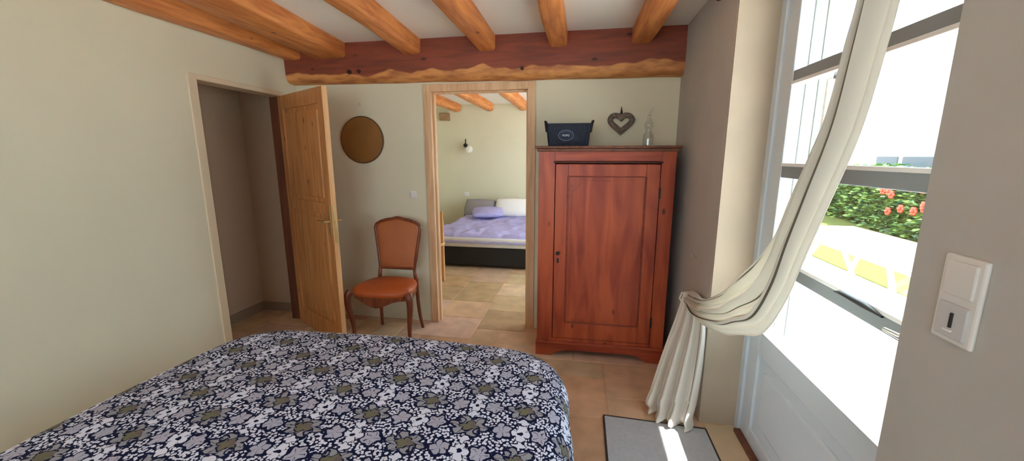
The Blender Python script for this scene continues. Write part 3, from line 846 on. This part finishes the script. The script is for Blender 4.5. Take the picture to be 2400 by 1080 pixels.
def cush(q):
    n = 40; rings = []
    for o, z in ((-.004, .40), (.004, .41), (.007, .43), (.0, .448), (-.03, .462), (-.08, .472), (-.14, .478)):
        rings.append([q.bm.verts.new((x, y, z)) for x, y in seat_outline(o, n)])
    for A, B in zip(rings, rings[1:]):
        for k in range(n): q.bm.faces.new((A[k], A[(k+1) % n], B[(k+1) % n], B[k]))
    q.bm.faces.new(rings[0][::-1]); q.bm.faces.new(rings[-1])
part(cush, 'seat', cushion_m, ch, smooth='all')
# back: y leans from 2.955 at z .44 to 3.02 at z .93
def by_(z): return 2.955+(z-.44)*.13
def back_outline(o=0):
    P = []
    L = [(-.150, .53), (-.158, .60), (-.172, .70), (-.188, .80), (-.196, .855), (-.185, .885), (-.15, .905), (-.10, .92), (-.05, .928), (-.02, .936)]
    P = [(x, z) for x, z in L]+[(-x, z) for x, z in L[::-1]]
    cz = .73
    return [(CX+x*(1+o/.19), cz+(z-cz)*(1+o/.2)) for x, z in P]
def bframe(q):
    o = back_outline(0)
    pts = [(x, by_(z), z) for x, z in o]
    q.tube(pts+[pts[0]], .0145, 10, cap=False)
    for sx_ in (-1, 1): q.tube([(CX+sx_*.163, 2.96, .40), (CX+sx_*.155, by_(.48), .48), (CX+sx_*.150, by_(.54), .54)], [.018, .015, .0145], 10)
    # carved crest in the middle of the top rail
    q.sphere((CX, by_(.94)-.008, .943), .014, (2.0, .8, .8)); q.sphere((CX-.03, by_(.935)-.006, .936), .010, (1.8, .8, .8)); q.sphere((CX+.03, by_(.935)-.006, .936), .010, (1.8, .8, .8))
part(bframe, 'back_frame', chair_wood, ch, smooth='all')
def bpad(q):
    rings = []
    for o, dy in ((-.004, .010), (-.006, -.010), (-.02, -.020), (-.06, -.026), (-.12, -.028)):
        rings.append([q.bm.verts.new((x, by_(z)+dy, z)) for x, z in back_outline(o)])
    n = len(rings[0])
    for A, B in zip(rings, rings[1:]):
        for k in range(n): q.bm.faces.new((A[k], A[(k+1) % n], B[(k+1) % n], B[k]))
    q.bm.faces.new(rings[0][::-1]); q.bm.faces.new(rings[-1])
part(bpad, 'backrest', back_m, ch, smooth='all')

# ================================================================== NEAR BED
# bedspread: superellipse dome falling to the floor
bxc, byc, ba, bb = -.885, .645, .885, 1.16
def sup(a, n):
    c, s_ = math.cos(a), math.sin(a); r = 1/((abs(c)**n+abs(s_)**n)**(1/n)); return c*r, s_*r
def bedsurf(u, v):
    """u around, v from centre (0) out and down (1)"""
    a = 2*PI*u; n = 6
    x, y = sup(a, n)
    if v < .62:
        t = v/.62; k = t*.90
        z = .555+.03*(1-t**2)
    elif v < .80:
        t = (v-.62)/.18*PI/2; k = .90+.10*math.sin(t); z = .555-.11*(1-math.cos(t))
    else:
        t = (v-.80)/.20; k = 1.0+.012*t; z = .445-.40*t
    px, py = bxc+x*ba*k, byc+y*bb*k
    w = noise.noise(Vector((px*3.1, py*3.1, 1.7)))
    z += w*.010 if v < .8 else 0
    if v > .70:
        amp = (v-.70)/.3*.022
        f = math.sin(u*2*PI*26+3*math.sin(u*20))*amp
        px += x*f; py += y*f
    return Vector((px, py, z))
def beduv(u, v):
    p = bedsurf(u, v); a = 2*PI*u; x, y = sup(a, 6)
    ex = 0
    if v > .8: ex = (.445-p.z)
    elif v > .62: ex = (.575-p.z)*.6
    n = Vector((x, y)).normalized() if True else 0
    # extend flat print outwards over the drop
    m_ = max(abs(x), abs(y))
    ux = p.x+(ex if abs(x) >= abs(y)*.999 else 0)*(1 if x > 0 else -1)
    uy = p.y+(ex if abs(y) > abs(x) else 0)*(1 if y > 0 else -1)
    return (ux+.668, uy-1.131)
q = MB(); q.grid(220, 60, lambda u, v: bedsurf(u, max(v, .002)), lambda u, v: beduv(u, max(v, .002)))
bmesh.ops.remove_doubles(q.bm, verts=q.bm.verts, dist=.0005)
bed = thing('bed', 'near bed entirely covered by a navy and grey floral bedspread', 'bed', (bxc, byc, 0))
q.build('bedspread', bed_m, bed, smooth='all')
part(lambda q: q.box(bxc-.80, bxc+.80, byc-1.08, byc+1.06, .20, .425, .05, 4), 'mattress', sheet_m, bed, smooth=True)
part(lambda q: q.box(bxc-.78, bxc+.78, byc-1.06, byc+1.04, .10, .20, .01), 'bed_base', blackm, bed)
for sx_ in (-1, 1):
    for sy in (-1, 1): part(lambda q: q.lathe([(.025, 0), (.03, .10)], (bxc+sx_*.7, byc+sy*.95, 0), 14), 'leg', blackm, bed)

# ================================================================== MAT
rg = thing('door_mat', 'flat grey mat with dark border on the tiles by the glazed door', 'mat', (.43, 1.55, 0))
def rz_(q): 
    q.prism([(.17, 1.0), (.70, 1.0), (.692, 2.03), (.172, 2.055)], .001, .008, 'XY')
part(rz_, 'mat_surface', rug_m, rg)
def re_(q):
    pts = [(.166, 1.0), (.704, 1.0), (.697, 2.036), (.168, 2.061)]
    for a, b in zip(pts, pts[1:]+pts[:1]): q.tube([(a[0], a[1], .005), (b[0], b[1], .005)], .0055, 8)
part(re_, 'bound_edge', rug_edge, rg)

# ================================================================== CURTAIN
cu = thing('curtain', 'cream linen curtain with olive stripes swept aside from the glazed door', 'curtain', (.6, 1.9, 0))
left = [(.62, 1.052, 2.16), (.62, 1.058, 1.95), (.62, 1.066, 1.774), (.62, 1.101, 1.687), (.62, 1.128, 1.577), (.62, 1.183, 1.478), (.62, 1.257, 1.362), (.62, 1.324, 1.241), (.62, 1.439, 1.119), (.62, 1.591, .999), (.62, 1.743, .878), (.62, 2.007, .743), (.635, 2.31, .66)]
right = [(.60, .935, 2.16), (.60, .95, 1.95), (.60, .985, 1.76), (.60, 1.0, 1.669), (.60, 1.04, 1.494), (.60, 1.12, 1.313), (.60, 1.19, 1.157), (.60, 1.255, 1.006), (.60, 1.36, .86), (.60, 1.52, .78), (.60, 1.706, .70), (.60, 2.02, .625), (.635, 2.30, .615)]
def cr(P, t):
    P = [Vector(p) for p in P]; n = len(P)-1; x = min(t*n, n-1e-6); i = int(x); f = x-i
    p0, p1, p2, p3 = P[max(i-1, 0)], P[i], P[i+1], P[min(i+2, n)]
    return .5*((2*p1)+(p2-p0)*f+(2*p0-5*p1+4*p2-p3)*f*f+(3*p1-p0-3*p2+p3)*f**3)
def csurf(s_, t):
    a, b = cr(left, t), cr(right, t)
    p = a.lerp(b, s_)
    amp = .022*(1-.55*t)
    p.x += amp*math.sin(s_*2*PI*3.2+.8+t*1.5)+.010*math.sin(s_*2*PI*7+t*3)-.02*math.sin(PI*s_)
    return p
q = MB(); q.grid(72, 96, csurf, lambda u, v: (u, v))
o = q.build('swept_drape', curtain_m, cu, smooth='all'); md = o.modifiers.new('s', 'SOLIDIFY'); md.thickness = .003
# back loop of cloth wrapping the tie-back
def loop(s_, t):
    a = Vector((.655, 2.36, .665)).lerp(Vector((.64, 2.03, .70)), t); b = Vector((.65, 2.36, .615)).lerp(Vector((.62, 1.9, .70)), t)
    p = a.lerp(b, s_); p.x += -.02*math.sin(PI*s_)+.006*math.sin(s_*14); p.z += .02*math.sin(PI*t)*(1-s_); return p
q = MB(); q.grid(30, 30, loop, lambda u, v: (.2+u*.3, v)); o = q.build('gathered_fold', curtain_plain, cu, smooth='all'); md = o.modifiers.new('s', 'SOLIDIFY'); md.thickness = .003
# tail falling from the tie-back to the floor
tl = [(.615, 2.335, .665), (.58, 2.30, .55), (.52, 2.25, .38), (.465, 2.21, .20), (.425, 2.165, .06), (.432, 2.15, .016)]
tr = [(.655, 2.16, .655), (.655, 2.06, .58), (.655, 2.045, .42), (.650, 2.045, .25), (.630, 2.025, .08), (.618, 2.005, .014)]
def tail(s_, t):
    a, b = cr(tl, t), cr(tr, t); p = a.lerp(b, s_)
    amp = .010+.026*t
    nrm = Vector((-.6, -.8, 0))
    k = math.sin(s_*2*PI*3.3+1.0)+.35*math.sin(s_*2*PI*7.1+2+t*2)
    p += nrm*amp*k
    p += nrm*.035*math.sin(PI*s_)*(.4+.6*t)
    if t > .7: p += nrm*.018*math.sin((t-.7)*22+s_*6)
    p.z = max(p.z, .012)
    p.x = min(p.x, .672)
    return p
q = MB(); q.grid(90, 50, tail, lambda u, v: (u, v)); o = q.build('hanging_tail', curtain_plain, cu, smooth='all'); md = o.modifiers.new('s', 'SOLIDIFY'); md.thickness = .003
q = MB(); q.tube([(.66, 2.345, .66), (.60, 2.34, .655), (.585, 2.32, .63), (.60, 2.30, .60), (.65, 2.30, .60)], .007, 8); q.build('tie_cord', curtain_plain, cu, smooth='all')
# rod along the window wall
rd = thing('curtain_rod', 'dark iron curtain rod along the wall above the glazed door', 'curtain rod', (.6, 1.5, 2.17))
part(lambda q: q.tube([(.61, .80, 2.17), (.61, 2.15, 2.17)], .009, 10).sphere((.61, .79, 2.17), .018).sphere((.61, 2.16, 2.17), .018), 'rod', iron, rd, smooth='all')
for y in (.85, 2.12): part(lambda q: q.tube([(.61, y, 2.17), (XR, y, 2.17)], .006, 8), 'bracket', iron, rd)
# bare curtain hook with crumbled plaster on the right wall
m = MB(); m.tube([(XR, 2.40, .855), (XR-.02, 2.40, .855), (XR-.028, 2.40, .865), (XR-.026, 2.40, .88)], .003, 8).lathe([(.010, XR-.003), (.010, XR)], (0, 2.40, .855), 12, 'X')
tag(m.build('tie_back_hook', steel, smooth='all'), 'small metal tie-back hook on the right wall between wardrobe and curtain', 'hook')

# ================================================================== FAR BEDROOM
fb = thing('bed', 'bed with lilac cover and black base in the far bedroom, seen through the doorway', 'bed', (-1.15, 5.8, 0))
fx0, fx1, fy0, fy1 = -1.95, -.38, 4.83, 6.80
part(lambda q: q.box(fx0+.02, fx1-.02, fy0+.02, fy1, .03, .27, .01), 'bed_base', blackm, fb)
part(lambda q: q.box(fx0, fx1, fy0, fy1, .275, .40, .03, 3), 'mattress', sheet_m, fb, smooth=True)
for x in (fx0+.12, fx1-.14):
    for y in (fy0+.1, fy1-.1): part(lambda q: q.lathe([(.022, 0), (.026, .04)], (x, y, 0), 12), 'leg', blackm, fb)
hb = MB()
pts = [(fx0-.02, .15), (fx1+.02, .15), (fx1+.02, .52), (fx1-.1, .60), ((fx0+fx1)/2+.15, .62), ((fx0+fx1)/2, .61), (fx0+.40, .66), (fx0+.1, .56), (fx0-.02, .45)]
hb.prism(pts, 6.82, 6.88, 'XZ'); hb.build('headboard', head_m, fb)
def cov(u, v):
    x = fx0-.02+(fx1-fx0+.04)*u; y = fy0-.012+(fy1-fy0-.0)*v
    w = noise.noise(Vector((x*5, y*5, 2)))*.025+noise.noise(Vector((x*14, y*9, 4)))*.012
    z = .43+w+.03*math.sin(PI*min(1, v*2.5))
    if v < .04: z = .34+.02*noise.noise(Vector((x*9, 1, 0)))+(v/.04)*.085; y -= .008
    if u < .02 or u > .98: z -= .07
    return Vector((x, y, z))
q = MB(); q.grid(70, 60, cov)
cv = q.build('bedcover', purple_m, fb, smooth='all'); md = cv.modifiers.new('s', 'SOLIDIFY'); md.thickness = .006
tag(cv, 'rumpled lilac bedcover')
def pillow(name, lab, c, sx_, sy, sz, rx, rz, mtl, grp=None):
    o = thing(name, lab, 'pillow', c, rz)
    q = MB()
    def f(u, v):
        a, b_ = (u-.5)*2, (v-.5)*2
        e = max(0, (1-abs(a)**2.6))*max(0, (1-abs(b_)**2.6))
        return a, b_, e**.45
    n = 18
    V = {}
    for sgn in (1, -1):
        for i in range(n+1):
            for j in range(n+1):
                a, b_, e = f(i/n, j/n)
                if sgn == -1 and (i in (0, n) or j in (0, n)): V[(sgn, i, j)] = V[(1, i, j)]; continue
                pin = 1-.07*abs(a*b_)
                V[(sgn, i, j)] = q.bm.verts.new((a*sx_*pin, b_*sy*pin, sgn*e*sz))
        for i in range(n):
            for j in range(n): q.bm.faces.new((V[(sgn, i, j)], V[(sgn, i+1, j)], V[(sgn, i+1, j+1)], V[(sgn, i, j+1)]))
    M = Matrix.Rotation(rx, 4, 'X')
    bmesh.ops.transform(q.bm, matrix=M, verts=q.bm.verts)
    q.bm.normal_update()
    o['_local'] = 1
    q.build('pillow_case', mtl, o, smooth='all')
    return o
pillow('pillow', 'white pillow leaning on the headboard of the far bed', (-1.13, 6.62, .575), .30, .17, .07, math.radians(62), .1, pillow_m)
pillow('pillow', 'grey pillow left of the white one on the far bed', (-1.72, 6.64, .55), .28, .17, .06, math.radians(60), -.1, head_m)
pillow('pillow', 'lilac pillow lying flat in front of the white one on the far bed', (-1.5, 6.32, .53), .26, .18, .06, math.radians(14), .25, purple_m)
# wall lamp
wl = thing('wall_lamp', 'small white spot lamp on a dark arm on the far bedroom wall', 'wall lamp', (-2.02, 6.88, 1.56))
part(lambda q: q.lathe([(.035, 6.9), (.035, 6.88), (.02, 6.872)], (-2.02, 0, 1.62), 20, 'Y'), 'wall_plate', iron, wl, smooth=True)
part(lambda q: q.tube([(-2.02, 6.88, 1.62), (-2.0, 6.83, 1.70), (-1.99, 6.80, 1.72)], .010, 8).tube([(-2.02, 6.87, 1.61), (-1.96, 6.80, 1.57)], .012, 8), 'arm', iron, wl, smooth=True)
part(lambda q: q.lathe([(.02, 6.72), (.05, 6.73), (.06, 6.78), (.045, 6.83), (.02, 6.85)], (-1.92, 0, 1.55), 20, 'Y'), 'lamp_head', white_paint, wl, smooth=True)
so = thing('wall_socket', 'small white socket on the far bedroom wall above the bed', 'socket', (-2.02, 6.89, .76))
part(lambda q: q.box(-2.06, -1.98, 6.888, 6.9, .72, .80, .004), 'plate', white_pl, so)
# pale wooden chair just past the doorway
pc = thing('wooden_chair', 'pale wooden chair just visible beside the left jamb in the far bedroom', 'chair', (-1.85, 4.05, 0))
def px_(q, *a): q.box(*a, .006)
for x in (-1.99, -1.60):
    part(lambda q: px_(q, x, x+.035, 3.86, 3.895, 0, .44), 'leg', pine_edge, pc)
    part(lambda q: px_(q, x, x+.035, 4.24, 4.275, 0, .82), 'leg', pine_edge, pc)
part(lambda q: px_(q, -2.0, -1.555, 3.85, 4.28, .44, .465), 'seat', pine_edge, pc)
part(lambda q: (px_(q, -1.99, -1.565, 4.245, 4.27, .72, .81), px_(q, -1.99, -1.565, 4.245, 4.27, .58, .64)), 'backrest', pine_edge, pc)

pc.location.x += .035
# ================================================================== OUTSIDE
m = MB(); m.box(XR+T-.02, 30, -12, 40, -.22, -.1); m.box(-9, XR+T-.02, -12, YB-.15, -.22, -.1); S(m.build('floor_terrace', gravel_m))
m = MB(); m.box(3.6, 7.2, 3.0, 14, -.1, -.085); tag(m.build('lawn', grass_m), 'strip of lawn beyond the terrace', 'lawn', kind='stuff')
# eave shading the upper part of the opening
m = MB(); m.prism([(1.10, 2.62), (1.62, 2.46), (1.62, 2.51), (1.10, 2.70)], -2.2, 7.4, 'XZ'); S(m.build('roof_eave', roof_white))
bpy.data.objects['roof_eave'].name = 'trim_7'
m = MB(); m.tube([(1.66, -2.2, 2.45), (1.66, 7.4, 2.45)], .05, 12); tag(m.build('rain_gutter', roof_white, smooth=True), 'pale rain gutter along the eave outside the door top', 'gutter')
# shutter hinge and edge at the outer corner of the reveal
sh = thing('window_shutter', 'pale planked shutter folded back against the outside wall beyond the glazed door', 'shutter', (1.12, 2.6, 0))
def pk(q):
    for k in range(6): q.box(1.115, 1.145, 2.14+k*.16, 2.295+k*.16, .0, 2.12, .006)
part(pk, 'planks', facade, sh)
part(lambda q: q.box(1.145, 1.157, 2.10, 2.9, 1.74, 1.80, .003).tube([(1.12, 2.10, 1.72), (1.12, 2.10, 1.83)], .014, 10), 'strap_hinge', iron, sh)
part(lambda q: q.box(1.08, 1.112, 2.088, 2.13, 1.45, 1.78, .004), 'wooden_stop', wood('weathered', srgb(190, 160, 140), srgb(160, 130, 110), knots=False), sh)

# garden table with zigzag legs
gt = thing('garden_table', 'white folding garden table with crossed legs on the terrace beyond the glazed door', 'table', (2.7, 4.0, -.1))
part(lambda q: q.box(2.25, 3.05, 3.0, 5.0, .62, .66, .008), 'tabletop', white_paint, gt)
for y in (3.3, 4.7):
    part(lambda q: q.tube([(2.35, y-.2, -.09), (2.45, y+.25, .62)], .022, 8).tube([(2.35, y+.2, -.09), (2.45, y-.25, .62)], .022, 8), 'leg', white_paint, gt, smooth='all')
    part(lambda q: q.tube([(2.95, y-.2, -.09), (2.85, y+.25, .62)], .022, 8).tube([(2.95, y+.2, -.09), (2.85, y-.25, .62)], .022, 8), 'leg', white_paint, gt, smooth='all')
# hedge
def hedge():
    q = MB(); q2 = [MB(), MB(), MB()]
    random.seed(3)
    for i in range(15000):
        y = random.uniform(5.4, 12.5); z = random.uniform(-.08, 1.22+.12*noise.noise(Vector((y*1.2, 0, 0))))
        x = 5.6+(y-5.4)*.12+random.uniform(0, .30)*(1 if random.random() < .7 else 2)+.15*noise.noise(Vector((y*2, z*2, 0)))
        s_ = random.uniform(.04, .085)
        M = Matrix.Translation((x, y, z)) @ Matrix.Rotation(random.uniform(0, 2*PI), 4, 'Z') @ Matrix.Rotation(random.uniform(-1.2, 1.2), 4, 'X')
        b_ = q2[random.choice((0, 0, 1, 2))].bm
        vs = [b_.verts.new(M @ Vector(p)) for p in ((-s_, 0, 0), (0, -s_*.45, s_*.12), (s_, 0, 0), (0, s_*.45, s_*.12))]
        b_.faces.new(vs)
    h = thing('flowering_hedge', 'leafy green hedge with red flowers beyond the garden table', 'hedge', (6.2, 9, -.1))
    for k, nm in enumerate(('foliage', 'foliage_light', 'foliage_dark')):
        q2[k].build('foliage', leaf_ms[k], h)
    for i in range(14):
        y = random.uniform(6.2, 9.5); z = random.uniform(.35, .95); x = 5.55+(y-5.4)*.12
        f = MB()
        for k in range(6):
            a = k*PI/3; f.sphere((x-.02, y+.05*math.cos(a), z+.05*math.sin(a)), .035, (.6, 1, 1), 8, 6)
        f.sphere((x-.04, y, z), .03, (1, 1, 1), 8, 6)
        f.build('flower', flower_m, h, smooth='all')
    c = MB(); c.box(6.9, 7.9, 5.6, 15, -.1, 1.0, .1, 2, M=Matrix.Translation((0, 0, 0))); c.build('inner_branches', leaf_ms[2], h)
hedge()
# white van beyond the hedge
vn = thing('van', 'white van parked beyond the hedge, a strip of its windows visible', 'car', (9.6, 13.0, -.1))
def vb(q):
    q.prism([(9.9, .15), (15.2, .15), (15.3, .8), (14.5, 1.02), (13.7, 1.85), (10.1, 1.9), (9.9, 1.6)], 8.8, 10.6, 'YZ')
part(vb, 'van_body', white_paint, vn)
for y0, y1 in ((10.2, 11.3), (11.6, 12.9), (13.05, 13.9)):
    part(lambda q: q.box(8.78, 8.82, y0, y1, 1.05, 1.42, .02), 'side_window', car_glass, vn)
for y in (10.8, 14.3): part(lambda q: q.lathe([(.30, 8.78), (.32, 8.80), (.32, 9.0), (.30, 9.02)], (0, y, .22), 24, 'X'), 'wheel', rubber, vn, smooth=True)
# pale neighbouring house far behind
hs = thing('neighbour_house', 'pale house far beyond the hedge and van', 'house', (24, 26, -.1))
part(lambda q: q.box(22, 30, 14, 38, -.1, 3.4), 'house_wall', facade, hs)
part(lambda q: q.prism([(21.6, 3.3), (30.4, 3.3), (26, 5.6)], 13.6, 38.4, 'XZ'), 'roof', roof_white, hs)

# ================================================================== LIGHT
w = bpy.data.worlds.new('World'); bpy.context.scene.world = w; w.use_nodes = True
bg = w.node_tree.nodes['Background']; bg.inputs['Color'].default_value = (.70, .88, 1.0, 1); bg.inputs['Strength'].default_value = 7.0
sd = bpy.data.lights.new('sun', 'SUN'); sd.energy = 34; sd.angle = math.radians(.6); sd.color = (1, .97, .93)
so_ = bpy.data.objects.new('sun', sd); C.objects.link(so_)
dirv = Vector((1, -.15, 1.95)).normalized()
so_.rotation_euler = dirv.to_track_quat('Z', 'Y').to_euler(); so_.location = (6, 0, 8)
# light portals: they only guide sampling of the sky through the door and the unseen windows
for (y, z, sy, sz) in ((1.52, 1.1, 1.1, 2.1), (5.05, 1.22, 2.2, 1.8), (-.95, 1.45, .9, 1.1)):
    a = bpy.data.lights.new('sky_portal', 'AREA'); a.shape = 'RECTANGLE'; a.size = sz; a.size_y = sy
    a.cycles.is_portal = True
    ao = bpy.data.objects.new('sky_portal', a); C.objects.link(ao); ao.location = (XR+T+.02, y, z); ao.rotation_euler = (0, math.radians(90), 0)

a = bpy.data.lights.new('sky_portal', 'AREA'); a.shape = 'RECTANGLE'; a.size = 2.0; a.size_y = 1.2; a.cycles.is_portal = True
ao = bpy.data.objects.new('sky_portal', a); C.objects.link(ao); ao.location = (-.95, YB-.17, 1.475); ao.rotation_euler = (math.radians(90), 0, 0)

# ================================================================== CAMERA
cam = bpy.data.cameras.new('camera'); co = bpy.data.objects.new('camera', cam); C.objects.link(co)
cam.sensor_width = 36; cam.lens = 36*930/2400; cam.clip_start = .02; cam.clip_end = 200
pitch, yaw = math.radians(10.66), math.radians(9.8)
F = Vector((-math.sin(yaw)*math.cos(pitch), math.cos(yaw)*math.cos(pitch), -math.sin(pitch)))
co.location = (0, 0, 1.44); co.rotation_euler = F.to_track_quat('-Z', 'Y').to_euler()
sc = bpy.context.scene; sc.camera = co
sc.view_settings.view_transform = 'Standard'; sc.view_settings.look = 'None'; sc.view_settings.gamma = 1; sc.view_settings.exposure = .12
sc.view_settings.use_curve_mapping = False
sc.cycles.max_bounces = 14; sc.cycles.diffuse_bounces = 10; sc.cycles.transparent_max_bounces = 16
sc.cycles.sample_clamp_indirect = 20
sc.cycles.use_denoising = True
fix_local()
